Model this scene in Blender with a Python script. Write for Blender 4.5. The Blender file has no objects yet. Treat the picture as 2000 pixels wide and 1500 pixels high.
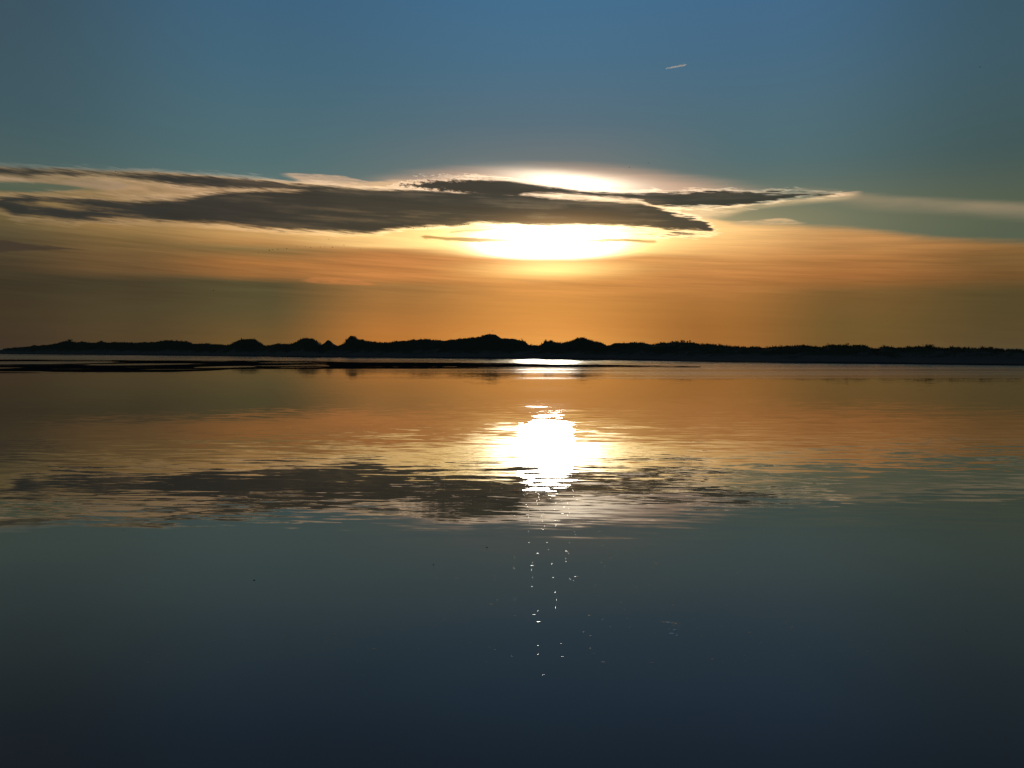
import bpy, bmesh, math, random
import numpy as np
from mathutils import Vector, noise as mn

random.seed(7); np.random.seed(7)
sc = bpy.context.scene
C = sc.collection
R = math.radians

# ------------------------------------------------------------------ camera
EYE = 2.0                 # camera height above the water, metres
FPX = 1600.0              # focal length, in units where the picture is 2000 wide
PITCH = math.atan(70.0 / FPX)
cam_d = bpy.data.cameras.new('camera')
cam = bpy.data.objects.new('camera', cam_d); C.objects.link(cam)
cam_d.sensor_width = 36.0
cam_d.lens = 36.0 * FPX / 2000.0
cam_d.clip_start = 0.1
cam_d.clip_end = 90000.0
cam.location = (0, 0, EYE)
cam.rotation_euler = (R(90) - PITCH, 0, 0)
sc.camera = cam

def ray(px, py):
    """direction seen at a place of the photograph"""
    x = (px - 1000.0) / FPX; z = (750.0 - py) / FPX; y = 1.0
    c, s = math.cos(PITCH), math.sin(PITCH)
    return Vector((x, y * c + z * s, z * c - y * s)).normalized()
def azel(px, py):
    d = ray(px, py)
    return math.atan2(d.x, d.y), math.asin(d.z)
def UV(px, py):
    """sky map: azimuth and elevation in steps of 1/1600 rad"""
    a, e = azel(px, py)
    return 1000.0 + 1600.0 * a, 680.0 - 1600.0 * e
def on_water(px, py, z=0.0):
    d = ray(px, py); t = (z - EYE) / d.z
    return Vector((d.x * t, d.y * t, z))
def at_dist(px, py, dist):
    d = ray(px, py); k = dist / math.hypot(d.x, d.y)
    return Vector((0, 0, EYE)) + d * k

SUN_AZ, SUN_EL = azel(1068, 474)

# ------------------------------------------------------------------ colour settings
sc.view_settings.view_transform = 'Standard'
sc.view_settings.look = 'None'
sc.view_settings.gamma = 1.0
sc.view_settings.exposure = 0.0
sc.view_settings.use_curve_mapping = False
sc.render.film_transparent = False
sc.cycles.max_bounces = 6
sc.cycles.sample_clamp_indirect = 8.0
sc.cycles.volume_bounces = 4

# ------------------------------------------------------------------ small node language
def lin(c):
    out = []
    for v in c:
        v = v / 255.0
        out.append(v / 12.92 if v <= 0.04045 else ((v + 0.055) / 1.055) ** 2.4)
    return tuple(out)

class NB:
    def __init__(s, tree):
        s.t = tree; s.n = tree.nodes; s.l = tree.links
    def put(s, sock, v):
        if isinstance(v, (int, float)): sock.default_value = v
        elif isinstance(v, (tuple, list)):
            if len(v) == 3 and len(sock.default_value) == 4: v = tuple(v) + (1.0,)
            sock.default_value = v
        else: s.l.new(v, sock)
    def m(s, op, a, b=None, c=None, clamp=False):
        n = s.n.new('ShaderNodeMath'); n.operation = op; n.use_clamp = clamp
        s.put(n.inputs[0], a)
        if b is not None: s.put(n.inputs[1], b)
        if c is not None: s.put(n.inputs[2], c)
        return n.outputs[0]
    def add(s, a, b): return s.m('ADD', a, b)
    def sub(s, a, b): return s.m('SUBTRACT', a, b)
    def mul(s, a, b): return s.m('MULTIPLY', a, b)
    def mn(s, a, b): return s.m('MINIMUM', a, b)
    def mx(s, a, b): return s.m('MAXIMUM', a, b)
    def rng(s, v, a, b, c=0.0, d=1.0, smooth=True):
        n = s.n.new('ShaderNodeMapRange'); n.clamp = True
        n.interpolation_type = 'SMOOTHSTEP' if smooth else 'LINEAR'
        s.put(n.inputs['Value'], v)
        for k, x in (('From Min', a), ('From Max', b), ('To Min', c), ('To Max', d)): s.put(n.inputs[k], x)
        return n.outputs['Result']
    def vec(s, x, y, z=0.0):
        n = s.n.new('ShaderNodeCombineXYZ')
        s.put(n.inputs[0], x); s.put(n.inputs[1], y); s.put(n.inputs[2], z)
        return n.outputs[0]
    def noise(s, v, scale=1.0, detail=4.0, rough=0.5, dist=0.0):
        n = s.n.new('ShaderNodeTexNoise'); n.noise_dimensions = '3D'
        s.l.new(v, n.inputs['Vector'])
        n.inputs['Scale'].default_value = scale; n.inputs['Detail'].default_value = detail
        n.inputs['Roughness'].default_value = rough; n.inputs['Distortion'].default_value = dist
        return n.outputs
    def curve(s, v, pts, x0, x1, y0, y1, vector=False):
        """value of v -> value read off a line through pts"""
        n = s.n.new('ShaderNodeFloatCurve'); n.inputs['Factor'].default_value = 1.0
        t = s.rng(v, x0, x1, 0, 1, smooth=False)
        s.l.new(t, n.inputs['Value'])
        pts = sorted(pts)
        P = [((x - x0) / (x1 - x0), (y - y0) / (y1 - y0)) for x, y in pts]
        P = [(max(0, min(1, a)), max(0, min(1, b))) for a, b in P]
        if P[0][0] > 0: P.insert(0, (0.0, P[0][1]))
        if P[-1][0] < 1: P.append((1.0, P[-1][1]))
        c = n.mapping.curves[0]
        while len(c.points) < len(P): c.points.new(0.5, 0.5)
        for p, (a, b) in zip(c.points, P):
            p.location = (a, b); p.handle_type = 'VECTOR' if vector else 'AUTO_CLAMPED'
        n.mapping.extend = 'HORIZONTAL'
        n.mapping.update()
        return s.rng(n.outputs[0], 0, 1, y0, y1, smooth=False)
    def ramp(s, v, stops, x0, x1):
        n = s.n.new('ShaderNodeValToRGB'); r = n.color_ramp; r.interpolation = 'LINEAR'
        t = s.rng(v, x0, x1, 0, 1, smooth=False)
        s.l.new(t, n.inputs[0])
        st = sorted(stops)
        while len(r.elements) < len(st): r.elements.new(0.5)
        for e, (p, c) in zip(r.elements, st):
            e.position = (p - x0) / (x1 - x0); e.color = lin(c) + (1.0,)
        return n.outputs[0]
    def mix(s, f, a, b):
        n = s.n.new('ShaderNodeMix'); n.data_type = 'RGBA'; n.clamp_factor = True
        s.put(n.inputs[0], f); s.put(n.inputs[6], a); s.put(n.inputs[7], b)
        return n.outputs[2]
    def vop(s, op, a, b):
        n = s.n.new('ShaderNodeVectorMath'); n.operation = op
        s.put(n.inputs[0], a)
        if b is not None: s.put(n.inputs[3] if op == 'SCALE' else n.inputs[1], b)
        return n.outputs[0]
    def cadd(s, a, b): return s.vop('ADD', a, b)
    def cscale(s, a, f): return s.vop('SCALE', a, f)
    def gauss(s, u, v, u0, v0, su, sv):
        a = s.m('POWER', s.m('ABSOLUTE', s.m('DIVIDE', s.sub(u, u0), su)), 2.0)
        b = s.m('POWER', s.m('ABSOLUTE', s.m('DIVIDE', s.sub(v, v0), sv)), 2.0)
        return s.m('EXPONENT', s.mul(s.add(a, b), -1.0))

# ------------------------------------------------------------------ the sky (world)
world = bpy.data.worlds.new('World'); sc.world = world; world.use_nodes = True
wt = world.node_tree; wt.nodes.clear()
W = NB(wt)
tc = wt.nodes.new('ShaderNodeTexCoord')
sep = wt.nodes.new('ShaderNodeSeparateXYZ'); wt.links.new(tc.outputs['Generated'], sep.inputs[0])
dx, dy, dz = sep.outputs
AZ = W.m('ARCTAN2', dx, dy)
EL = W.m('ARCSINE', W.m('MINIMUM', W.m('MAXIMUM', dz, -1.0), 1.0))
U = W.m('MULTIPLY_ADD', AZ, 1600.0, 1000.0)
V = W.m('MULTIPLY_ADD', EL, -1600.0, 680.0)
X0, X1 = -400.0, 2400.0

def sky_curve(pts, y0=250.0, y1=650.0):
    return W.curve(U, [UV(*p) for p in pts], X0, X1, y0, y1)

# wind-drawn noises, long sideways and slightly falling to the right
Vs = W.m('MULTIPLY_ADD', U, -0.035, V)
nA = W.noise(W.vec(W.mul(U, 1 / 120.0), W.mul(Vs, 1 / 22.0), 3.1), 1.0, 5.0, 0.55)[0]
nB = W.noise(W.vec(W.mul(U, 1 / 62.0), W.mul(Vs, 1 / 8.0), 7.7), 1.0, 6.0, 0.60, 0.3)[0]
nC = W.noise(W.vec(W.mul(U, 1 / 260.0), W.mul(Vs, 1 / 11.0), 1.3), 1.0, 5.0, 0.6)[0]
nD = W.noise(W.vec(W.mul(U, 1 / 11.0), W.mul(Vs, 1 / 4.5), 5.0), 1.0, 4.0, 0.6)[0]
nE = W.noise(W.vec(W.mul(U, 1 / 500.0), W.mul(V, 1 / 120.0), 9.0), 1.0, 3.0, 0.5)[0]
cA = W.sub(nA, 0.5); cB = W.sub(nB, 0.5); cC = W.sub(nC, 0.5); cD = W.sub(nD, 0.5)
nF = W.noise(W.vec(W.mul(U, 1 / 46.0), W.mul(W.m('MULTIPLY_ADD', U, -0.09, V), 1 / 3.6), 11.0), 1.0, 5.0, 0.6, 0.5)[0]; cF = W.sub(nF, 0.5)
nG = W.noise(W.vec(W.mul(U, 1 / 170.0), W.mul(W.m('MULTIPLY_ADD', U, -0.06, V), 1 / 5.5), 15.0), 1.0, 5.0, 0.6, 0.3)[0]; cG = W.sub(nG, 0.5); cE = W.sub(nE, 0.5)

def columns(v, cols, x0, x1):
    """cols: [(u, stops)] blended one into the next along the azimuth"""
    out = W.ramp(v, cols[0][1], x0, x1)
    for (ua, _), (ub, st) in zip(cols, cols[1:]):
        out = W.mix(W.rng(U, ua, ub), out, W.ramp(v, st, x0, x1))
    return out

Vw = W.add(V, W.mul(cE, 14.0))
upper = columns(Vw, [
    (100, [(-400, (30, 52, 78)), (40, (57, 80, 96)), (150, (62, 85, 97)), (300, (66, 90, 98)), (400, (78, 98, 94))]),
    (520, [(-400, (40, 62, 84)), (40, (62, 98, 126)), (190, (70, 104, 122)), (330, (82, 110, 114)), (420, (94, 114, 106))]),
    (1080, [(-400, (42, 66, 90)), (40, (68, 110, 142)), (150, (75, 111, 135)), (260, (90, 112, 124)), (330, (112, 119, 118)), (420, (130, 125, 110))]),
    (1480, [(-400, (42, 66, 90)), (40, (67, 106, 140)), (150, (72, 107, 132)), (330, (84, 110, 114)), (430, (98, 110, 92))]),
    (1900, [(-400, (30, 54, 80)), (40, (57, 86, 104)), (200, (63, 90, 102)), (350, (67, 88, 88)), (450, (84, 94, 76))]),
], -400.0, 460.0)

Vq = W.add(W.add(V, W.mul(cC, 16.0)), W.mul(cB, 3.0))
warm = columns(Vq, [
    (100, [(345, (126, 112, 88)), (400, (122, 106, 78)), (440, (128, 107, 68)), (470, (104, 90, 58)), (490, (88, 77, 54)), (515, (78, 67, 47)), (545, (71, 60, 42)), (570, (62, 54, 39)), (620, (67, 55, 38)), (680, (66, 53, 40))]),
    (300, [(345, (140, 120, 92)), (400, (140, 118, 82)), (440, (158, 126, 82)), (470, (150, 118, 72)), (490, (122, 97, 59)), (515, (116, 89, 55)), (545, (106, 80, 50)), (562, (70, 61, 42)), (610, (78, 67, 44)), (680, (84, 66, 42))]),
    (530, [(345, (190, 155, 118)), (430, (190, 148, 98)), (470, (198, 152, 92)), (486, (176, 128, 74)), (498, (130, 106, 64)), (522, (168, 112, 60)), (545, (154, 105, 58)), (558, (86, 77, 50)), (610, (92, 80, 50)), (680, (116, 86, 46))]),
    (770, [(345, (222, 190, 148)), (430, (232, 182, 115)), (484, (242, 196, 124)), (492, (178, 120, 66)), (508, (196, 128, 70)), (545, (196, 128, 68)), (562, (156, 112, 62)), (610, (168, 114, 58)), (640, (182, 118, 56)), (680, (190, 120, 52))]),
    (1070, [(345, (240, 215, 175)), (440, (240, 205, 150)), (495, (246, 200, 120)), (508, (224, 154, 86)), (530, (230, 166, 88)), (555, (222, 152, 80)), (600, (218, 148, 72)), (640, (224, 150, 72)), (680, (236, 162, 78))]),
    (1380, [(345, (225, 190, 140)), (440, (232, 186, 126)), (480, (222, 168, 104)), (510, (206, 145, 82)), (545, (194, 130, 70)), (600, (170, 114, 56)), (640, (160, 105, 50)), (680, (164, 108, 52))]),
    (1620, [(345, (160, 130, 95)), (440, (172, 136, 92)), (480, (188, 136, 82)), (520, (180, 122, 67)), (552, (162, 106, 56)), (580, (122, 90, 49)), (640, (112, 87, 46)), (680, (114, 86, 46))]),
    (1880, [(345, (130, 110, 80)), (465, (136, 112, 76)), (500, (150, 108, 62)), (530, (122, 91, 52)), (560, (114, 82, 46)), (585, (86, 73, 43)), (640, (86, 71, 43)), (680, (90, 74, 47))]),
], 340.0, 690.0)
streak = W.m('MULTIPLY_ADD', cC, W.rng(V, 560, 620, 0.55, 0.14), 1.0)
streak = W.add(streak, W.mul(cG, W.rng(V, 540, 610, 0.65, 0.10)))
warm = W.cscale(warm, streak)

# where the warm cloud sheet begins
edge = sky_curve([(-300, 322), (0, 325), (200, 332), (400, 341), (600, 354), (900, 350), (1200, 378), (1300, 396), (1380, 424), (1450, 436), (1550, 440), (1700, 449), (1800, 461), (2000, 473), (2300, 490)])
we = W.add(W.add(V, W.mul(cB, 10.0)), W.mul(cC, 8.0))
soft_w = W.rng(U, 1200, 1700, 3.0, 7.0)
m_warm = W.rng(W.m('DIVIDE', W.sub(we, edge), soft_w), -1.0, 1.6)
col = W.mix(m_warm, upper, warm)

# greenish hole in the sheet at far left, and pale veil on the right
def band(v, t, b, soft_t, soft_b):
    a = W.rng(W.m('DIVIDE', W.sub(v, t), soft_t), -1.0, 1.0)
    c = W.rng(W.m('DIVIDE', W.sub(b, v), soft_b), -1.0, 1.0)
    return W.mul(a, c)
hole = band(W.add(V, W.mul(cB, 10.0)), sky_curve([(-200, 352), (0, 354), (100, 358), (190, 369)]), sky_curve([(-200, 376), (0, 374), (100, 375), (190, 371)]), 2.5, 3.0)
hole = W.mul(hole, W.rng(U, UV(240, 370)[0], UV(150, 370)[0]))
col = W.mix(W.mul(hole, 0.8), col, lin((72, 92, 78)))

veil = band(W.add(V, W.mul(cC, 10.0)), sky_curve([(1350, 340), (1550, 362), (1700, 380), (1850, 391), (2000, 398), (2300, 415)]),
            sky_curve([(1350, 365), (1550, 382), (1700, 402), (1850, 412), (2000, 424), (2300, 445)]), 6.0, 13.0)
veil = W.mul(veil, W.rng(U, UV(1500, 380)[0], UV(1700, 380)[0]))
veil = W.mul(veil, W.m('MULTIPLY_ADD', cA, 0.9, 0.62))
col = W.mix(veil, col, lin((150, 134, 108)))

# rosy haze arching over the sun
haze_t = sky_curve([(600, 352), (800, 332), (950, 322), (1080, 318), (1200, 322), (1350, 342), (1500, 362), (1650, 376)])
rosy = W.rng(W.m('DIVIDE', W.sub(W.add(V, W.mul(cC, 16.0)), haze_t), 26.0), -0.25, 1.0)
rosy = W.mul(rosy, W.mul(W.rng(U, 620, 900), W.rng(U, 1620, 1300)))
rosy = W.mul(rosy, W.rng(V, 420, 385))
col = W.mix(W.mul(rosy, 0.85), col, lin((205, 168, 142)))

# light of the veiled sun
su, sv = UV(1078, 468)
def G(px, py, a, b): return W.gauss(U, V, UV(px, py)[0], UV(px, py)[1], a, b)
wide = G(1080, 455, 430.0, 62.0)
mid = G(1085, 462, 215.0, 36.0)
Vj = W.add(V, W.mul(cB, 5.0))
core = W.gauss(U, Vj, UV(1078, 470)[0], UV(1078, 470)[1], 118.0, 26.0)
top = W.gauss(U, W.m('MULTIPLY_ADD', W.sub(U, UV(1120, 355)[0]), -0.10, Vj), UV(1120, 355)[0], UV(1120, 355)[1], 105.0, 14.0)
low = G(1078, 526, 115.0, 15.0)
gl = W.cscale(W.vec(1.0, 0.60, 0.22), W.mul(wide, 0.30))
gl = W.cadd(gl, W.cscale(W.vec(1.0, 0.72, 0.26), W.mul(mid, 1.15)))
gl = W.cadd(gl, W.cscale(W.vec(1.0, 0.80, 0.40), W.mul(core, 2.4)))
gl = W.cadd(gl, W.cscale(W.vec(1.0, 0.90, 0.66), W.mul(G(1068, 474, 82.0, 22.0), 16.0)))
gl = W.cadd(gl, W.cscale(W.vec(1.0, 0.88, 0.66), W.mul(top, 1.8)))
gl = W.cadd(gl, W.cscale(W.vec(0.85, 0.62, 0.24), W.mul(low, 0.62)))
# the orange sheet below cuts the glow with a crisp upper border
cut = sky_curve([(500, 486), (700, 489), (850, 494), (930, 501), (1050, 505), (1180, 504), (1260, 498), (1340, 500), (1500, 505)])
cutm = W.rng(W.add(Vj, W.mul(cC, 5.0)), W.sub(cut, 7.0), W.add(cut, 9.0), 1.0, 0.0)
below = W.rng(V, 505, 545, 0.30, 1.0)
gl_all = W.cadd(W.cscale(gl, W.mx(cutm, W.mul(0.11, 1.0))), W.cscale(W.vec(0.85, 0.62, 0.24), W.mul(low, 0.95)))
col = W.cadd(col, gl_all)

# pale wisps
def wisp(col, t, b, c, amt, st=3.0, sb=3.0, warp=8.0, thr=(0.3, 0.62), tex=None):
    v = W.add(V, W.mul(cB, warp))
    k = band(v, sky_curve(t), sky_curve(b), st, sb)
    k = W.mul(k, W.rng(tex if tex is not None else nB, thr[0], thr[1], 0.35, 1.0))
    ul, ur = UV(*t[0])[0], UV(*t[-1])[0]
    k = W.mul(k, W.mul(W.rng(U, ul, ul + 30), W.rng(U, ur, ur - 30)))
    return W.mix(W.mul(k, amt), col, lin(c))
col = wisp(col, [(540, 338), (600, 339), (660, 343), (740, 356)], [(540, 341), (600, 357), (660, 364), (740, 368)], (205, 172, 140), 0.9, 1.5, 4)
col = wisp(col, [(180, 349), (260, 352), (330, 353), (420, 356), (520, 368)], [(180, 376), (260, 388), (330, 393), (420, 386), (520, 372)], (184, 148, 110), 0.85, 4, 6, 14, (0.38, 0.66))
col = wisp(col, [(-100, 345), (0, 345), (100, 350), (200, 352), (270, 360)], [(-100, 354), (0, 354), (100, 358), (200, 370), (270, 368)], (158, 134, 106), 0.8, 2, 3)
col = wisp(col, [(1275, 408), (1330, 403), (1400, 402), (1480, 398), (1560, 388), (1640, 379), (1690, 376)], [(1275, 432), (1330, 436), (1400, 425), (1480, 404), (1560, 395), (1640, 387), (1690, 380)], (250, 212, 158), 0.92, 2, 8, 8)
col = wisp(col, [(1420, 434), (1480, 429), (1530, 427), (1582, 434)], [(1420, 440), (1480, 439), (1530, 438), (1582, 436)], (222, 184, 136), 0.9, 1.5, 2, 5)
col = wisp(col, [(580, 546), (620, 542), (680, 544), (745, 554)], [(580, 549), (620, 553), (680, 556), (745, 558)], (206, 130, 72), 0.7, 1.5, 2, 4)
col = wisp(col, [(1600, 380), (1640, 377), (1690, 372)], [(1600, 386), (1640, 384), (1690, 376)], (215, 180, 142), 0.9, 1.2, 1.5, 3)

# dark clouds: signed depth inside each, then their union
def depth(t, b, warp=1.0):
    T, B = sky_curve(t), sky_curve(b)
    v = W.add(W.add(V, W.mul(cB, 9.0 * warp)), W.mul(cA, 8.0 * warp))
    dd = W.mn(W.sub(v, T), W.sub(B, v))
    ul, ur = UV(*t[0])[0], UV(*t[-1])[0]
    out = W.mx(W.rng(U, ul + 20, ul - 60, 0, 26, smooth=False), W.rng(U, ur - 20, ur + 60, 0, 26, smooth=False))
    return W.sub(dd, out)
d_main = depth([(-300, 398), (-60, 388), (0, 384), (40, 380), (150, 384), (260, 388), (350, 386), (430, 374), (520, 369), (600, 366), (700, 367), (800, 370), (900, 372), (1000, 376), (1030, 379), (1060, 383), (1100, 388), (1150, 391), (1200, 394), (1250, 396), (1280, 401), (1310, 415), (1340, 424), (1370, 430), (1410, 447)],
               [(-300, 398), (-60, 402), (0, 412), (40, 428), (120, 434), (200, 431), (300, 434), (400, 439), (500, 448), (600, 452), (700, 456), (800, 446), (880, 443), (950, 437), (1000, 439), (1060, 441), (1150, 441), (1250, 445), (1310, 449), (1410, 452)])
d_left = depth([(-300, 330), (-100, 322), (0, 324), (100, 328), (200, 333), (300, 337), (400, 341), (500, 349), (560, 356), (640, 362), (720, 368)],
               [(-300, 332), (-100, 338), (0, 345), (100, 346), (200, 347), (280, 354), (360, 364), (450, 371), (560, 374), (640, 376), (720, 372)])
d_lens = depth([(740, 362), (800, 353), (860, 347), (930, 347), (1000, 352), (1100, 366), (1200, 375), (1300, 375), (1400, 373), (1500, 374), (1580, 376), (1660, 380)],
               [(740, 364), (800, 371), (860, 377), (930, 383), (1000, 386), (1035, 380), (1100, 381), (1160, 384), (1200, 387), (1250, 393), (1280, 404), (1310, 405), (1400, 403), (1450, 401), (1500, 394), (1580, 383), (1660, 380)], 0.45)
d_tail = depth([(1180, 459), (1260, 457), (1320, 455), (1400, 458)], [(1180, 459), (1260, 460), (1320, 462), (1400, 459)], 0.5)
# mottled thin part of the lens
mott = W.rng(U, UV(780, 360)[0], UV(1010, 360)[0], 11.0, 0.0)
d_lens = W.add(d_lens, W.mul(W.add(W.mul(cD, 2.6), W.rng(V, 352, 358, 0.2, -0.35)), mott))
d = W.mx(W.mx(d_main, d_left), W.mx(d_lens, d_tail))
ragg = W.rng(U, UV(200, 400)[0], UV(800, 400)[0], 12.0, 7.0)
ragg = W.add(ragg, W.rng(U, UV(1200, 400)[0], UV(1330, 400)[0], 0.0, 9.0))
d = W.add(d, W.mul(cB, W.rng(U, UV(1200, 400)[0], UV(1350, 400)[0], 0.0, 20.0)))
d = W.add(d, W.mul(W.mul(cF, W.mul(ragg, 2.1)), W.rng(d, 14.0, 0.0)))
d = W.add(d, W.mul(cC, W.rng(U, UV(300, 400)[0], UV(900, 400)[0], 20.0, 5.0)))
wdt = W.rng(U, UV(150, 400)[0], UV(900, 400)[0], 8.0, 5.0)
alpha = W.rng(d, W.mul(wdt, -0.55), W.mul(wdt, 1.2))
# thin translucent patches inside the bank on the left
thin = W.mul(W.rng(W.add(W.mul(nA, 0.5), W.mul(nC, 0.5)), 0.50, 0.66), W.rng(U, UV(430, 400)[0], UV(100, 400)[0], 0.08, 0.95))
alpha = W.mul(alpha, W.sub(1.0, thin))
near = W.gauss(U, V, su, UV(1090, 420)[1], 420.0, 95.0)
dark = W.mix(W.rng(U, UV(300, 400)[0], UV(1100, 400)[0]), lin((49, 50, 47)), lin((59, 59, 51)))
dark = W.cscale(dark, W.m('MULTIPLY_ADD', cA, 0.6, W.m('MULTIPLY_ADD', cC, 0.6, 1.0)))
burn = G(1085, 448, 135.0, 26.0)
dark = W.cadd(dark, W.cscale(W.vec(0.30, 0.14, 0.04), burn))
# lit borders
rim = W.mul(W.rng(d, W.mul(wdt, -1.3), W.mul(wdt, -0.1)), W.rng(d, W.mul(wdt, 1.0), 0.0))
rimc = W.cadd(W.vec(0.10, 0.065, 0.040), W.cscale(W.vec(1.0, 0.80, 0.52), W.mul(G(1090, 400, 420.0, 120.0), 0.85)))
col = W.cadd(col, W.cscale(rimc, W.mul(rim, W.rng(nB, 0.30, 0.6, 0.3, 1.0))))
col = W.mix(W.mul(alpha, 0.97), col, dark)

# thin dark shreds in front of the bright gap
def shred(col, t, b, c, amt, warp=0.5):
    dd = W.add(depth(t, b, warp), W.mul(cF, 8.0))
    return W.mix(W.mul(W.rng(dd, -1.5, 2.2), amt), col, lin(c))
col = shred(col, [(810, 459), (900, 463.5), (1000, 465.5), (1100, 468.5), (1200, 466), (1300, 470)], [(830, 466), (900, 472), (1000, 473), (1100, 473), (1200, 473), (1300, 473)], (180, 138, 72), 0.85)
col = shred(col, [(860, 452), (930, 447), (1000, 446)], [(860, 455), (930, 451), (1000, 447)], (150, 120, 80), 0.5)
col = shred(col, [(-250, 470), (-60, 466), (0, 469), (60, 476), (120, 484), (190, 488)], [(-250, 494), (-60, 496), (0, 493), (60, 490), (120, 489), (190, 489)], (64, 54, 44), 0.75, 0.6)

# beyond the frame: the physical sky of the same low sun, dimmed
nis = wt.nodes.new('ShaderNodeTexSky'); nis.sky_type = 'NISHITA'
nis.sun_disc = False; nis.sun_elevation = SUN_EL; nis.sun_rotation = SUN_AZ
nis.air_density = 1.0; nis.dust_density = 0.6; nis.ozone_density = 2.0
nsk = W.cscale(nis.outputs[0], 0.08)
back = W.mx(W.rng(W.m('ABSOLUTE', AZ), R(44), R(100)), W.rng(EL, R(30), R(62)))
col = W.mix(W.mul(back, 0.9), col, nsk)
under = W.rng(EL, R(-0.6), R(-3.0))
col = W.mix(under, col, lin((38, 42, 44)))
bg = wt.nodes.new('ShaderNodeBackground'); wt.links.new(col, bg.inputs[0]); bg.inputs[1].default_value = 1.0
wo = wt.nodes.new('ShaderNodeOutputWorld'); wt.links.new(bg.outputs[0], wo.inputs[0])
world.cycles.sampling_method = 'MANUAL'; world.cycles.sample_map_resolution = 1024

# ------------------------------------------------------------------ the sun, veiled by cloud
sd = bpy.data.lights.new('sun', 'SUN'); sd.energy = 0.30; sd.angle = R(4.2); sd.color = (1.0, 0.90, 0.74)
so = bpy.data.objects.new('sun', sd); C.objects.link(so)
so.rotation_euler = (R(90) - SUN_EL, 0, math.pi - SUN_AZ)

# ------------------------------------------------------------------ helpers for things
def tag(o, label=None, cat=None, group=None, kind=None):
    if label: o['label'] = label
    if cat: o['category'] = cat
    if group: o['group'] = group
    if kind: o['kind'] = kind
    return o
def mesh_obj(name, verts, faces, mat, parent=None, smooth=True):
    me = bpy.data.meshes.new(name)
    if isinstance(verts, np.ndarray) and isinstance(faces, np.ndarray):
        nv, nf, k = len(verts), len(faces), faces.shape[1]
        me.vertices.add(nv); me.vertices.foreach_set('co', verts.astype('f').ravel())
        me.loops.add(nf * k); me.loops.foreach_set('vertex_index', faces.astype('i').ravel())
        me.polygons.add(nf); me.polygons.foreach_set('loop_start', np.arange(0, nf * k, k, dtype='i'))
        me.polygons.foreach_set('loop_total', np.full(nf, k, dtype='i'))
        me.update(calc_edges=True)
    else:
        me.from_pydata([tuple(v) for v in verts], [], faces); me.update()
    me.validate()
    me.polygons.foreach_set('use_smooth', [smooth] * len(me.polygons))
    me.materials.append(mat)
    o = bpy.data.objects.new(name, me); C.objects.link(o)
    if parent: o.parent = parent
    return o
def mat(name):
    m = bpy.data.materials.new(name); m.use_nodes = True
    nt = m.node_tree; b = nt.nodes['Principled BSDF']
    return m, NB(nt), b
def dull(name, c1, c2, scale, rough=1.0, spec=0.05, bump=0.0):
    m, N, b = mat(name)
    g = N.n.new('ShaderNodeNewGeometry')
    k = N.noise(g.outputs['Position'], scale, 5.0, 0.6)[0]
    N.l.new(N.mix(N.rng(k, 0.35, 0.65), c1, c2), b.inputs['Base Color'])
    b.inputs['Roughness'].default_value = rough
    b.inputs['Specular IOR Level'].default_value = spec
    if bump:
        bn = N.n.new('ShaderNodeBump'); bn.inputs['Strength'].default_value = bump; bn.inputs['Distance'].default_value = 0.1
        N.l.new(k, bn.inputs['Height']); N.l.new(bn.outputs[0], b.inputs['Normal'])
    return m

# ------------------------------------------------------------------ water
mw, N, b = mat('calm_water')
g = N.n.new('ShaderNodeNewGeometry'); P = g.outputs['Position']
sp = N.n.new('ShaderNodeSeparateXYZ'); N.l.new(P, sp.inputs[0])
px, py, pz = sp.outputs
# the border between the sheltered shallows and the breeze-ruffled water
bn = N.noise(N.vec(N.mul(px, 0.45), N.mul(py, 1.1), 2.0), 1.0, 4.0, 0.6)[0]
wob = N.mul(N.sub(bn, 0.5), 2.2)
yy = N.add(N.add(py, wob), N.mul(N.m('ABSOLUTE', N.sub(px, 0.8)), -0.13))
# slope of the ripples against distance
amp = N.curve(yy, [(0, .0007), (7.4, .0010), (8.1, .0010), (8.7, .0045), (9.8, .0085), (12, .0095), (14, .0085), (17, .0070), (22, .0055), (30, .0045), (45, .0035), (60, .003), (90, .003)], 0, 90, 0, 0.02, vector=True)
patch = N.noise(N.vec(N.mul(px, 0.10), N.mul(py, 0.22), 5.0), 1.0, 4.0, 0.55)[0]
amp = N.mul(amp, N.rng(patch, 0.32, 0.62, 0.45, 1.20))
amp = N.mul(amp, N.rng(px, -7.0, -1.0, 0.65, 1.0))
skew = N.m('MULTIPLY_ADD', px, 0.06, py)
w1 = N.noise(N.vec(N.mul(px, 0.95), N.mul(skew, 4.8), 1.0), 1.0, 2.0, 0.45)[1]
w2 = N.noise(N.vec(N.mul(px, 2.4), N.mul(skew, 12.0), 4.0), 1.0, 3.0, 0.5)[1]
w3 = N.noise(N.vec(N.mul(px, 0.16), N.mul(skew, 0.7), 8.0), 1.0, 2.0, 0.5)[1]
def cen(c): return N.vop('SUBTRACT', c, (0.5, 0.5, 0.5))
sl = N.cadd(N.cadd(N.cscale(cen(w1), 0.85), N.cscale(cen(w2), 0.80)), N.cscale(cen(w3), 0.15))
sl = N.cscale(sl, N.mul(amp, 7.5))
s2 = N.n.new('ShaderNodeSeparateXYZ'); N.l.new(sl, s2.inputs[0])
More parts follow.
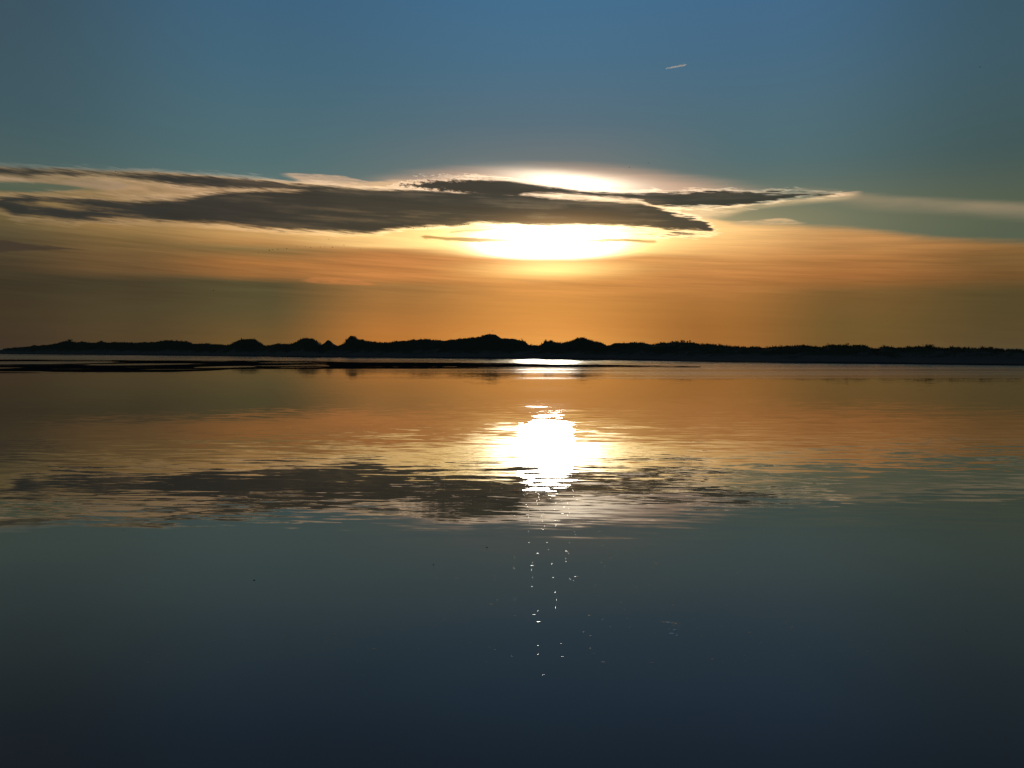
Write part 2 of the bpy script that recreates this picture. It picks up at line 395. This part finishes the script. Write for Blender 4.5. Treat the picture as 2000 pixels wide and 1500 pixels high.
# scattered tiny dimples and bubbles in the calm shallows
def dimples(scale, r, keep, k, seed):
    vo = N.n.new('ShaderNodeTexVoronoi'); vo.voronoi_dimensions = '2D'; vo.feature = 'F1'
    q = N.vec(N.m('MULTIPLY_ADD', px, scale * 0.55, seed), N.mul(py, scale), 0.0)
    N.l.new(q, vo.inputs['Vector']); vo.inputs['Scale'].default_value = 1.0
    dist = vo.outputs['Distance']
    rel = N.vop('SUBTRACT', q, vo.outputs['Position'])
    sc_ = N.n.new('ShaderNodeSeparateXYZ'); N.l.new(vo.outputs['Color'], sc_.inputs[0])
    on = N.mul(N.rng(dist, r, r * 0.8), N.rng(sc_.outputs[0], keep, keep + 0.02))
    return N.cscale(N.vop('MULTIPLY', rel, (0.15, 1.0, 0.0)), N.mul(on, k / r))
dm = N.cadd(dimples(5.0, 0.036, 0.74, 0.24, 4.3), dimples(11.0, 0.045, 0.66, 0.20, 31.7))
dm = N.cscale(dm, N.mul(N.rng(py, 13.0, 9.0), N.rng(py, 4.3, 5.4)))
s3 = N.n.new('ShaderNodeSeparateXYZ'); N.l.new(dm, s3.inputs[0])
nx = N.add(N.mul(s2.outputs[0], 0.6), s3.outputs[0])
ny = N.add(s2.outputs[1], s3.outputs[1])
nv = N.n.new('ShaderNodeVectorMath'); nv.operation = 'NORMALIZE'
N.l.new(N.vec(nx, ny, 1.0), nv.inputs[0]); N.l.new(nv.outputs[0], b.inputs['Normal'])
# ripples too fine to see one by one widen the reflection
side = N.m('DIVIDE', px, N.mx(py, 1.0))                    # which way one looks: the rough lanes differ from place to place
fine = N.curve(py, [(0, .010), (8, .012), (12, .015), (20, .02), (30, .022), (45, .024), (53, .03), (80, .05), (200, .08)], 0, 200, 0, 0.3, vector=True)
wv = N.add(py, N.mul(N.sub(N.noise(N.vec(N.mul(px, 0.05), N.mul(py, 0.3), 0.0), 1.0, 4.0, 0.6)[0], 0.5), 3.0))
r_right = N.curve(wv, [(0, 0), (53, 0), (55, .14), (90, .15), (200, .10)], 0, 200, 0, 0.3, vector=True)
r_mid = N.curve(wv, [(0, 0), (51, .0), (53, .030), (57, .030), (59, .012), (65, .01), (68, .045), (78, .05), (82, .02), (95, .02), (100, .07), (200, .08)], 0, 200, 0, 0.3, vector=True)
r_left = N.curve(wv, [(0, 0), (84, 0), (92, .08), (200, .09)], 0, 200, 0, 0.3, vector=True)
rr = N.add(N.mul(r_left, N.rng(side, -0.10, -0.30)), N.mul(r_mid, N.rng(side, -0.30, -0.10)))
rsel = N.rng(side, 0.06, 0.20)
fine = N.add(fine, N.add(N.mul(rr, N.sub(1.0, rsel)), N.mul(r_right, rsel)))
lane = N.noise(N.vec(N.mul(px, 0.012), N.mul(py, 0.16), 3.0), 1.0, 3.0, 0.5)[0]
fine = N.mul(fine, N.rng(lane, 0.40, 0.60, 0.75, 1.25))
N.l.new(fine, b.inputs['Roughness'])
tint_wob = N.noise(N.vec(N.mul(px, 0.2), N.mul(py, 0.5), 6.0), 1.0, 3.0, 0.5)[0]
N.l.new(N.mix(N.rng(N.add(py, N.mul(tint_wob, 1.5)), 4.4, 9.0), (0.09, 0.045, 0.028), N.mix(N.rng(py, 8.0, 11.5), (0.46, 0.29, 0.11), (0.12, 0.08, 0.04))), b.inputs['Base Color'])  # turbid tint, with missing reflected brightness painted in by distance, palest midway
b.inputs['IOR'].default_value = 1.48
S = 40000.0
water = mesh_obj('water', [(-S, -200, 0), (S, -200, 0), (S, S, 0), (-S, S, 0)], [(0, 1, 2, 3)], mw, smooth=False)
tag(water, kind='structure')
# ground under everything
m_bed = dull('seabed_sand', (0.10, 0.085, 0.065), (0.14, 0.12, 0.09), 0.3)
bed = mesh_obj('seabed', [(-S, -300, -2.5), (S, -300, -2.5), (S, S, -2.5), (-S, S, -2.5)], [(0, 1, 2, 3)], m_bed, smooth=False)
tag(bed, kind='structure')

# ------------------------------------------------------------------ dunes
def interp(pts, x): 
    xs, ys = zip(*pts); return float(np.interp(x, xs, ys))
CREST = [(-420, 700), (-200, 694), (-80, 688), (0, 683), (20, 680), (45, 678), (70, 675), (100, 673.5), (115, 670), (135, 665.5), (150, 668), (160, 667), (180, 670), (197, 668), (230, 668.5), (270, 669), (300, 668.5), (325, 665), (336, 664.5), (350, 667), (362, 667), (378, 671), (400, 671), (430, 673.5), (448, 674), (460, 668), (472, 663), (490, 661.5), (500, 663), (508, 669), (518, 675), (530, 674), (540, 672), (560, 672), (573, 671), (585, 664), (598, 660), (612, 662), (618, 666), (628, 673), (634, 669), (641, 663), (645, 665), (652, 672), (662, 675), (672, 672), (677, 664), (684, 657), (692, 657), (700, 663), (712, 665), (730, 668), (757, 670), (775, 666), (800, 664.5), (825, 662), (850, 664), (880, 664), (905, 661.5), (925, 659.5), (940, 657), (950, 652.5), (960, 652), (968, 653), (980, 660.5), (1000, 661.5), (1022, 666), (1035, 675), (1050, 676), (1058, 674), (1064, 666), (1076, 666), (1095, 671), (1115, 667), (1125, 661), (1135, 659), (1148, 662), (1160, 667), (1175, 669), (1183, 674), (1192, 673.5), (1200, 670), (1235, 669), (1257, 669), (1275, 673), (1290, 671), (1312, 668), (1335, 668), (1352, 669), (1365, 672), (1400, 674.5), (1430, 677), (1457, 679), (1475, 678), (1500, 679.5), (1520, 678.5), (1545, 677), (1560, 676), (1580, 676.5), (1597, 679), (1610, 678), (1620, 674.5), (1640, 674.5), (1660, 676), (1680, 675), (1697, 678), (1705, 683), (1715, 682), (1727, 677), (1740, 680), (1755, 681), (1775, 679), (1800, 678), (1820, 679), (1845, 682), (1870, 680), (1900, 681.5), (1930, 681), (1960, 683.5), (2000, 684.5), (2060, 686), (2200, 684), (2400, 688), (2800, 694)]
SHORE = [(-420, 688.5), (-200, 690), (0, 691.5), (200, 693), (400, 695), (500, 696), (620, 698), (700, 698.5), (860, 699.5), (1000, 700.5), (1200, 703), (1400, 707.5), (1600, 709.5), (1800, 712), (2000, 714.5), (2200, 717.5), (2800, 726)]
xs = np.concatenate([np.linspace(-420, 0, 90), np.linspace(0, 2000, 1500)[1:], np.linspace(2000, 2800, 160)[1:]])
NR = 46
vs = []; crest_pts = []
for i, x in enumerate(xs):
    a, _ = azel(x, 690)
    _, es = azel(x, interp(SHORE, x))
    Ds = EYE / math.tan(-es)
    cy = interp(CREST, x)
    cy += 1.25 * (mn.fractal(Vector((x * 0.11, 1.3, 0)), 1.0, 2.0, 4)) * (1.0 if -50 < x < 2100 else 0.4)
    _, ec = azel(x, cy)
    off = 20 + 7 * mn.noise(Vector((x * 0.004, 4.0, 0))) + 5 * mn.noise(Vector((x * 0.021, 9.0, 0)))
    off *= min(1.0, max(0.45, Ds / 150.0))
    Dc = Ds + off
    Hc = max(0.25, EYE + Dc * math.tan(ec))
    sa, ca = math.sin(a), math.cos(a)
    crest_pts.append((x, a, Ds, Dc, Hc))
    for r in range(NR):
        s = r / (NR - 1) * 2.3 - 0.12            # 0 at the waterline, 1 on the crest
        D = Ds + off * s if s < 1 else Dc + (s - 1) * off * 1.6
        w = Vector((D * sa * 0.16, D * ca * 0.16, 0.0))
        n1 = mn.fractal(w, 1.0, 2.1, 4)
        n2 = mn.fractal(w * 5.0, 1.0, 2.1, 3)
        if s <= 0: z = s * 3.0
        elif s < 0.30: z = 0.45 * (s / 0.30) ** 1.1 * min(1.0, Hc / 2)
        elif s < 1:
            t = (s - 0.30) / 0.70
            base = 0.45 * min(1.0, Hc / 2)
            prof = t * t * (3 - 2 * t) * 0.55 + (t ** 0.8) * 0.45
            z = base + (Hc - base) * prof
            room = min(t, 1 - t) * 2
            z += (n1 * 0.55 + n2 * 0.12) * room * min(1, Hc / 3)
            z = min(z, EYE + D * math.tan(ec) - 0.02 if t > 0.5 else z)
        else:
            t = (s - 1) / 1.18
            z = Hc * (1 - 0.72 * t ** 0.8) + n1 * 0.4 * min(1, t * 3)
            z = min(z, EYE + D * math.tan(ec) - 0.15 * min(1, t * 6) if t > 0 else z)
        vs.append((D * sa, D * ca, z))
vs = np.array(vs)
nc = len(xs)
ii = np.arange(nc - 1)[:, None] * NR + np.arange(NR - 1)[None, :]
fs = np.stack([ii, ii + NR, ii + NR + 1, ii + 1], -1).reshape(-1, 4)
m_dune, N, b = mat('dune_sand_and_marram')
g = N.n.new('ShaderNodeNewGeometry'); P = g.outputs['Position']
sp = N.n.new('ShaderNodeSeparateXYZ'); N.l.new(P, sp.inputs[0])
k1 = N.noise(P, 0.35, 5.0, 0.6)[0]; k2 = N.noise(P, 3.0, 4.0, 0.6)[0]
veg = N.rng(N.add(N.add(sp.outputs[2], N.mul(N.sub(k1, 0.5), 4.0)), N.mul(N.sub(k2, 0.5), 1.0)), 0.7, 1.6)
sand = N.mix(k2, (0.055, 0.048, 0.040), (0.085, 0.073, 0.060))
sand = N.mix(N.rng(sp.outputs[2], 0.28, 0.08), sand, (0.022, 0.019, 0.016))
N.l.new(N.mix(veg, sand, N.mix(k2, (0.022, 0.024, 0.014), (0.045, 0.044, 0.026))), b.inputs['Base Color'])
b.inputs['Roughness'].default_value = 1.0; b.inputs['Specular IOR Level'].default_value = 0.02
dunes = mesh_obj('dunes', vs, fs, m_dune)
tag(dunes, kind='structure')

# marram grass standing all over the dunes
m_gr = dull('marram_grass', (0.035, 0.038, 0.018), (0.07, 0.065, 0.032), 2.0)
gv, gf = [], []
def blade(x, y, z, h, lean, ang, w):
    i = len(gv)
    ca, sa = math.cos(ang), math.sin(ang)
    lx, ly = math.cos(ang + 1.2) * lean, math.sin(ang + 1.2) * lean
    gv.extend([(x - ca * w, y - sa * w, z), (x + ca * w, y + sa * w, z), (x + lx * .4, y + ly * .4, z + h * .7), (x + lx, y + ly, z + h)])
    gf.append((i, i + 1, i + 2)); gf.append((i + 2, i + 1, i + 3))
def tuft(x, y, z, size, n=7):
    for _ in range(n):
        a = random.uniform(0, 6.28); r = random.uniform(0, 0.35) * size
        blade(x + r * math.cos(a), y + r * math.sin(a), z - 0.08, size * random.uniform(0.45, 1.0), size * random.uniform(0.05, 0.55), random.uniform(0, 6.28), 0.02 + 0.035 * size)
zz = vs.reshape(nc, NR, 3)
for _ in range(15000):
    i = random.randrange(nc); x = xs[i]
    if x < -60 or x > 2200: continue
    if random.random() < 0.5:
        r = (0.12 + random.gauss(1.0, 0.07)) / 2.3 * (NR - 1)
    else: r = random.uniform(0.5, 1.5) / 2.3 * (NR - 1)
    r = int(max(0, min(NR - 1, round(r))))
    p = zz[i, r]
    if p[2] < 0.9: continue
    dens = mn.noise(Vector((p[0] * 0.15, p[1] * 0.15, 3.0)))
    if dens < -0.25: continue
    sz = random.uniform(0.20, 0.50) * (1.25 if random.random() < 0.06 else 0.8)
    tuft(p[0] + random.uniform(-.3, .3), p[1] + random.uniform(-.3, .3), p[2], sz)
grass = mesh_obj('marram_grass', gv, gf, m_gr, smooth=False)
tag(grass, 'dark wind-bent marram grass covering the far dunes', 'grass', kind='stuff')

# ------------------------------------------------------------------ shrubs that can be told apart on the skyline
m_leaf = dull('shrub_leaves', (0.03, 0.04, 0.02), (0.07, 0.075, 0.035), 4.0)
m_wood = dull('shrub_wood', (0.05, 0.04, 0.03), (0.08, 0.065, 0.05), 9.0)
def crest_at(x):
    i = int(np.argmin(np.abs(xs - x))); return crest_pts[i]
def shrub(px_, wpx, hpx, label, lean=0.0, sparse=1.0, seed=1, grp='shrubs along the dune crest'):
    rnd = random.Random(seed)
    x, a, Ds, Dc, Hc = crest_at(px_)
    s = Dc / FPX
    w, h = wpx * s, hpx * s
    root = bpy.data.objects.new('shrub', None); C.objects.link(root)
    root.location = (Dc * math.sin(a), Dc * math.cos(a), Hc - 0.12)
    tag(root, label, 'shrub', grp)
    v, f = [], []
    lv, lf = [], []
    for k in range(7):
        ang = rnd.uniform(0, 6.28); reach = rnd.uniform(0.15, 0.42) * w
        tip = Vector((math.cos(ang) * reach + lean * h, math.sin(ang) * reach * 0.8, h * rnd.uniform(0.6, 1.0)))
        r0 = 0.018 + 0.02 * h
        i = len(v)
        for q in range(4):
            t = q * math.pi / 2
            v.append((math.cos(t) * r0, math.sin(t) * r0, 0)); 
        for q in range(4):
            t = q * math.pi / 2
            v.append((tip.x + math.cos(t) * r0 * .35, tip.y + math.sin(t) * r0 * .35, tip.z))
        for q in range(4): f.append((i + q, i + (q + 1) % 4, i + 4 + (q + 1) % 4, i + 4 + q))
        n = int(34 * sparse)
        for _ in range(n):
            t = rnd.uniform(0.35, 1.05)
            c = tip * t + Vector((rnd.gauss(0, .13) * w, rnd.gauss(0, .13) * w, rnd.gauss(0, .10) * h))
            L = rnd.uniform(0.05, 0.11) * max(0.5, min(1.3, w))
            d1 = Vector((rnd.uniform(-1, 1), rnd.uniform(-1, 1), rnd.uniform(-1, 1))).normalized() * L
            d2 = Vector((rnd.uniform(-1, 1), rnd.uniform(-1, 1), rnd.uniform(-1, 1))).normalized() * L * .6
            j = len(lv); lv.extend([c - d1, c + d2, c + d1, c - d2]); lf.append((j, j + 1, j + 2, j + 3))
    mesh_obj('branches', v, f, m_wood, root, smooth=False)
    mesh_obj('foliage', lv, lf, m_leaf, root, smooth=False)
    return root
SH = [
    (136, 9, 3.0, 'low rounded shrub on the pointed hump at the left end of the dunes'),
    (197, 7, 2.6, 'small shrub on the flat dune crest right of the leftmost hump'),
    (364, 6, 2.6, 'small shrub where the long left dune starts to slope down'),
    (543, 5, 2.4, 'low scrubby shrub on the flat saddle left of the two pointed dunes'),
    (688, 10, 1.8, 'broad bushy shrub crowning the tall steep dune knob left of centre'),
    (709, 4, 2.5, 'small shrub just right of the steep dune knob left of centre'),
    (1066, 5, 4.0, 'upright shrub on the sharp corner right of the notch under the sun'),
    (1075, 4, 3.2, 'second shrub right of the notch under the sun, slightly lower'),
    (1313, 4, 4.0, 'leftmost of the small bushes lined up on the right-hand dune'),
    (1321, 5, 4.0, 'second small bush from the left in the row on the right-hand dune'),
    (1331, 5, 4.2, 'third small bush from the left in the row on the right-hand dune'),
    (1336, 5, 4.8, 'tallest flat-topped bush in the row on the right-hand dune'),
    (1342, 4, 4.0, 'fifth small bush from the left in the row on the right-hand dune'),
    (1348, 3, 6.0, 'thin upright bush at the right end of the row on the dune'),
    (1381, 4, 3.0, 'lone tiny bush on the slope right of the row of bushes'),
    (1740, 5, 3.4, 'small shrub in the hollow right of the rounded mound'),
    (1811, 15, 6.5, 'wide see-through shrub leaning right on the right-hand dune crest'),
    (1818, 4, 4.5, 'small dense shrub beside the wide leaning one'),
    (1936, 12, 5.0, 'airy spreading shrub near the right end of the dunes'),
    (1988, 6, 2.8, 'low shrub at the far right edge of the dunes'),
]
for k, (a_, w_, h_, lab) in enumerate(SH):
    shrub(a_, w_, h_, lab, lean=0.45 if 'leaning right' in lab else 0.0, sparse=0.7 if ('see-through' in lab or 'airy' in lab) else 1.2, seed=20 + k)

# ------------------------------------------------------------------ sandbar with tide pools
TOPB = [(-400, 699), (0, 702.6), (250, 704.2), (500, 705.5), (620, 706.8), (700, 708.4), (900, 709.6), (1000, 710.4), (1100, 711.6), (1200, 713.4), (1280, 715), (1370, 716.3)]
LOWB = [(-400, 733), (0, 729.6), (120, 728.6), (250, 727.3), (330, 726.2), (400, 724.3), (450, 721.8), (490, 720), (620, 719.6), (700, 719.0), (820, 718.8), (1000, 716.8), (1130, 716.6), (1250, 717.2), (1370, 716.5)]
GX, GY = np.linspace(-125, 32, 560), np.linspace(56, 170, 300)
sv_ = []
for y in GY:
    for x in GX:
        pxx = 1000 + FPX * (x / y) * 1.0
        row = 680 + FPX * EYE / y
        t, bt = interp(TOPB, pxx), interp(LOWB, pxx)
        if pxx > 1370: e = -3
        else: e = min(row - t, bt - row)
        e += 0.9 * mn.fractal(Vector((x * 0.05, y * 0.14, 0)), 1.0, 2.0, 3)
        e += 0.9 * (1.0 if pxx > 500 else 0.4)
        z = 0.035 * max(-1.0, min(1.0, e / 1.6))
        if e > 0.3:
            pool = mn.fractal(Vector((x * 0.035 + 3, y * 0.20, 2.0)), 1.0, 2.1, 3)
            z -= 0.060 * max(0.0, min(1, (pool - 0.10) * 5)) * (1.0 if pxx < 640 else 0.6)
        z += 0.004 * mn.noise(Vector((x, y * 2, 0)))
        sv_.append((x, y, z + 0.002))
# long puddle mouths seen at the left
sv_ = np.array(sv_)
def pool_at(pa, pb, d=0.06):
    a, c = on_water(*pa), on_water(*pb)
    cx, cy, rx, ry = (a.x + c.x) / 2, (a.y + c.y) / 2, abs(a.x - c.x) / 2, max(1.2, abs(a.y - c.y) / 2)
    q = np.sqrt(((sv_[:, 0] - cx) / rx) ** 2 + ((sv_[:, 1] - cy) / ry) ** 2)
    sv_[:, 2] -= d * np.clip((1.1 - q) * 4, 0, 1)
pool_at((-130, 705.5), (105, 712.5)); pool_at((-40, 717.5), (42, 719)); pool_at((112, 720), (178, 721.5))
pool_at((225, 710), (318, 714)); pool_at((338, 710), (356, 711.6)); pool_at((415, 715), (470, 719)); pool_at((545, 717), (625, 718.8)); pool_at((870, 715.7), (890, 716.6)); pool_at((520, 708), (600, 709.4))
nxg, nyg = len(GX), len(GY)
ii = np.arange(nyg - 1)[:, None] * nxg + np.arange(nxg - 1)[None, :]
sf = np.stack([ii, ii + 1, ii + nxg + 1, ii + nxg], -1).reshape(-1, 4)
m_wet, N, b = mat('wet_sand')
g = N.n.new('ShaderNodeNewGeometry'); k = N.noise(g.outputs['Position'], 0.8, 5, 0.6)[0]
N.l.new(N.mix(k, (0.010, 0.009, 0.008), (0.020, 0.017, 0.014)), b.inputs['Base Color'])
b.inputs['Roughness'].default_value = 1.0; b.inputs['Specular IOR Level'].default_value = 0.0
bar = mesh_obj('sandbar', sv_, sf, m_wet)
tag(bar, kind='structure')

# surf breaking beyond the left end of the dunes
m_pale = dull('surf_and_streak_white', (0.85, 0.88, 0.9), (0.7, 0.73, 0.76), 1.0, rough=0.7, spec=0.3)
fv, ff = [], []
for k in range(7):
    Dk = 420 + k * 45
    for j in range(60):
        a0 = R(-40) + j * R(0.16) + random.uniform(-.001, .001); w = random.uniform(.001, .004)
        hh = random.uniform(0.3, 0.9)
        i = len(fv)
        for q, (da, zz_, dd) in enumerate(((0, -.1, 0), (w, -.1, 0), (w, hh * .6, 1), (0, hh, 1), (0, -.1, 3), (w, -.1, 3))):
            fv.append(((Dk + dd) * math.sin(a0 + da), (Dk + dd) * math.cos(a0 + da), zz_))
        ff += [(i, i + 1, i + 2, i + 3), (i + 3, i + 2, i + 5, i + 4)]
surf = mesh_obj('surf', fv, ff, m_pale)
tag(surf, 'pale surf breaking at sea beyond the left end of the dunes', 'surf', kind='stuff')

# ------------------------------------------------------------------ birds
m_bird = dull('bird_plumage', (0.02, 0.018, 0.016), (0.035, 0.03, 0.028), 3.0)
def bird_mesh(flap, name='bird'):
    bm = bmesh.new()
    rings = [(-0.30, 0.0, 0.004), (-0.20, 0.0, 0.035), (-0.05, 0.0, 0.065), (0.10, 0.005, 0.060), (0.20, 0.02, 0.035), (0.26, 0.03, 0.042), (0.31, 0.03, 0.025), (0.38, 0.025, 0.003)]
    prev = None
    for (x, z, r) in rings:
        cur = [bm.verts.new((x, r * math.cos(t * math.pi / 4), z + r * math.sin(t * math.pi / 4))) for t in range(8)]
        if prev:
            for k in range(8): bm.faces.new((prev[k], prev[(k + 1) % 8], cur[(k + 1) % 8], cur[k]))
        prev = cur
    for s in (-1, 1):
        e = [(0.10, -0.06, 0.03), (0.12, -0.07, 0.27), (0.02, -0.10, 0.62)]
        pts_u, pts_d = [], []
        for k, (xf, xb, span) in enumerate(e):
            z = 0.03 + flap * span * (1.0 if k < 2 else 0.55)
            for xx, dz_ in ((xf, 0.010 * (2 - k) / 2), (xb, 0.003)):
                pts_u.append(bm.verts.new((xx, s * span, z + dz_ + 0.004)))
                pts_d.append(bm.verts.new((xx, s * span, z - dz_)))
        for P_ in (pts_u, pts_d):
            for k in (0, 2): bm.faces.new((P_[k], P_[k + 1], P_[k + 3], P_[k + 2]))
        for k in (0, 2):
            bm.faces.new((pts_u[k], pts_d[k], pts_d[k + 2], pts_u[k + 2]))
            bm.faces.new((pts_u[k + 1], pts_d[k + 1], pts_d[k + 3], pts_u[k + 3]))
    t = [bm.verts.new(c) for c in ((-0.26, -0.02, 0.005), (-0.26, 0.02, 0.005), (-0.42, 0.05, 0), (-0.42, -0.05, 0))]
    bm.faces.new(t)
    bmesh.ops.recalc_face_normals(bm, faces=bm.faces)
    me = bpy.data.meshes.new(name); bm.to_mesh(me); bm.free(); me.materials.append(m_bird)
    return me
BM = [bird_mesh(f) for f in (0.75, 0.35, -0.25, -0.6)]
ORD = ['first', 'second', 'third', 'fourth', 'fifth', 'sixth', 'seventh', 'eighth', 'ninth', 'tenth', 'eleventh', 'twelfth', 'thirteenth', 'fourteenth']
first_bird = None
def bird(px_, py_, dist, label, group=None, pose=None, size=1.0):
    me = BM[pose if pose is not None else random.randrange(4)]
    o = bpy.data.objects.new('bird', me); C.objects.link(o)
    o.location = at_dist(px_, py_, dist)
    o.rotation_euler = (random.uniform(-.25, .25), random.uniform(-.1, .1), random.uniform(-0.9, 0.9))
    o.scale = (size,) * 3
    tag(o, label, 'bird', group)
fl1 = [(505, 494), (526, 489.5), (532, 487.8), (543, 487.3), (560, 485.5), (580, 481.5), (596, 482), (606.5, 483.5), (626, 482.5), (634.5, 481.8), (649, 482.5), (671.5, 478.5), (703, 485.8)]
for k, (a_, b_) in enumerate(fl1):
    bird(a_, b_, 430 + 3 * k, '%s bird from the left in the strung-out flock on orange sky left of the sun' % ORD[k], 'flock on the orange sky left of the sun', size=1.25)
fl2 = [(798, 443.5), (807.5, 446.3), (828.5, 445), (835, 445.6), (845, 444.3), (872, 440), (892.5, 438.5), (898, 439.8), (901, 439.8), (906.5, 439), (915.5, 437.8), (924, 435.3)]
for k, (a_, b_) in enumerate(fl2):
    bird(a_, b_, 460 + 2 * k, '%s bird from the left in the flock along the dark cloud lower edge' % ORD[k], 'flock along the lower edge of the dark cloud', size=1.2)
for a_, b_, lab in [(1229, 327, 'dark bird just above the bright cloud rim, the lower left of two'),
                    (1266, 318.5, 'dark bird above the bright cloud rim, the upper right of two'),
                    (1914.5, 130.5, 'lone dark bird high in the blue sky at upper right'),
                    (416.5, 567, 'lone dark bird against the brown sky low at left'),
                    (226, 335, 'left bird of the pair on top of the dark cloud at left'),
                    (230.5, 336.5, 'right bird of the pair on top of the dark cloud at left'),
                    (1117, 346.5, 'small bird in front of the glowing cloud gap above the sun'),
                    (962, 646.5, 'tiny bird just above the highest dune summit'),
                    (642, 467.5, 'lone bird above the strung-out flock, against pale gold cloud')]:
    bird(a_, b_, 400, lab, size=1.0)
bird(1656.5, 672.7, 118, 'dark bird with raised wings low over the right-hand dune crest', pose=0, size=0.55)

# ------------------------------------------------------------------ vapour trail
m_tr, N, b = mat('vapour_trail')
out = N.n['Material Output']
tl = N.n.new('ShaderNodeBsdfTranslucent'); tl.inputs[0].default_value = (0.95, 0.96, 0.97, 1)
df = N.n.new('ShaderNodeBsdfDiffuse'); df.inputs[0].default_value = (0.95, 0.96, 0.97, 1)
ms = N.n.new('ShaderNodeMixShader'); ms.inputs[0].default_value = 0.7
N.l.new(df.outputs[0], ms.inputs[1]); N.l.new(tl.outputs[0], ms.inputs[2])
tr = N.n.new('ShaderNodeBsdfTransparent'); m2 = N.n.new('ShaderNodeMixShader')
tcn = N.n.new('ShaderNodeTexCoord'); spn = N.n.new('ShaderNodeSeparateXYZ'); N.l.new(tcn.outputs['Generated'], spn.inputs[0])
m2.inputs[0].default_value = 0.03
pv = N.n.new('ShaderNodeVolumeScatter'); pv.inputs['Color'].default_value = (0.97, 0.98, 1, 1); pv.inputs['Anisotropy'].default_value = 0.82
pv.inputs['Density'].default_value = 0.3; N.l.new(pv.outputs[0], out.inputs['Volume'])
N.l.new(tr.outputs[0], m2.inputs[1]); N.l.new(ms.outputs[0], m2.inputs[2]); N.l.new(m2.outputs[0], out.inputs[0])
A_, B_ = at_dist(1300, 134.0, 5300), at_dist(1340.5, 126.3, 5300)
v, f = [], []
NS = 24
ax = (B_ - A_); n1 = ax.cross(Vector((0, 1, 0))).normalized(); n2 = ax.cross(n1).normalized()
for i in range(NS + 1):
    t = i / NS
    c = A_ + ax * t
    r = 5.2 * (0.35 + 0.65 * min(1, t / 0.5)) * (1 if t < 0.9 else math.sqrt(max(0.02, (1 - t) / 0.1)))
    r *= 1 + 0.12 * mn.noise(Vector((t * 9, 0, 0)))
    for k in range(8):
        q = k * math.pi / 4; v.append(c + n1 * r * math.cos(q) + n2 * r * math.sin(q))
    if i:
        for k in range(8): f.append(((i - 1) * 8 + k, (i - 1) * 8 + (k + 1) % 8, i * 8 + (k + 1) % 8, i * 8 + k))
f.append(tuple(range(8))); f.append(tuple(NS * 8 + k for k in range(8)))
trail = mesh_obj('vapour_trail', v, f, m_tr)
tag(trail, 'short white vapour trail of an aircraft, slanting up to the right in blue sky', 'vapour trail')

# ------------------------------------------------------------------ flecks on the near water
m_weed = dull('seaweed', (0.012, 0.012, 0.008), (0.02, 0.02, 0.012), 60.0)
def fleck(px_, py_, wpx, name, label, cat, m, group, seed, flat=0.35):
    rnd = random.Random(seed); p = on_water(px_, py_); s = p.y / FPX
    L = wpx * s / 2
    v, f = [(0, 0, 0.006)], []
    K = 12
    for ring, zz_ in ((0.6, 0.004), (1.0, -0.001)):
        for k in range(K):
            t = k * 2 * math.pi / K; r = L * ring * rnd.uniform(0.75, 1.1)
            v.append((r * math.cos(t), r * math.sin(t) * flat * 2, zz_))
    for k in range(K):
        f.append((0, 1 + k, 1 + (k + 1) % K))
        f.append((1 + k, 1 + K + k, 1 + K + (k + 1) % K, 1 + (k + 1) % K))
    o = mesh_obj(name, v, f, m); o.location = (p.x, p.y, 0.0); o.rotation_euler.z = rnd.uniform(-.3, .3)
    tag(o, label, cat, group)
fleck(496.5, 1133.5, 5, 'seaweed_scrap', 'dark seaweed scrap afloat on calm water at lower left, darkest of all', 'seaweed', m_weed, 'scraps afloat', 1)
fleck(951, 1069.5, 4, 'seaweed_scrap', 'tiny dark scrap afloat just below the last ripples left of the sun streak', 'seaweed', m_weed, 'scraps afloat', 2)
fleck(847, 1103, 3, 'seaweed_scrap', 'tiny dark scrap afloat between the other two scraps', 'seaweed', m_weed, 'scraps afloat', 3)
for k, (a_, b_, w_, lab) in enumerate([(1306, 1216.3, 10, 'uppermost pale streak in the small cluster right of the glitter'),
        (1306.5, 1229, 4, 'roundish pale dot in the middle of the small streak cluster'),
        (1318, 1230.3, 10, 'thin pale streak in the middle right of the small streak cluster'),
        (1311, 1237.8, 14, 'long pale streak, second lowest of the small streak cluster'),
        (1322, 1241.3, 8, 'lowest pale streak of the small cluster right of the glitter')]):
    fleck(a_, b_, w_, 'pale_streak', lab, 'foam', m_pale, 'pale streaks on the near water', 30 + k, flat=0.25 if w_ > 5 else .5)  # small matt white shapes lying on the water
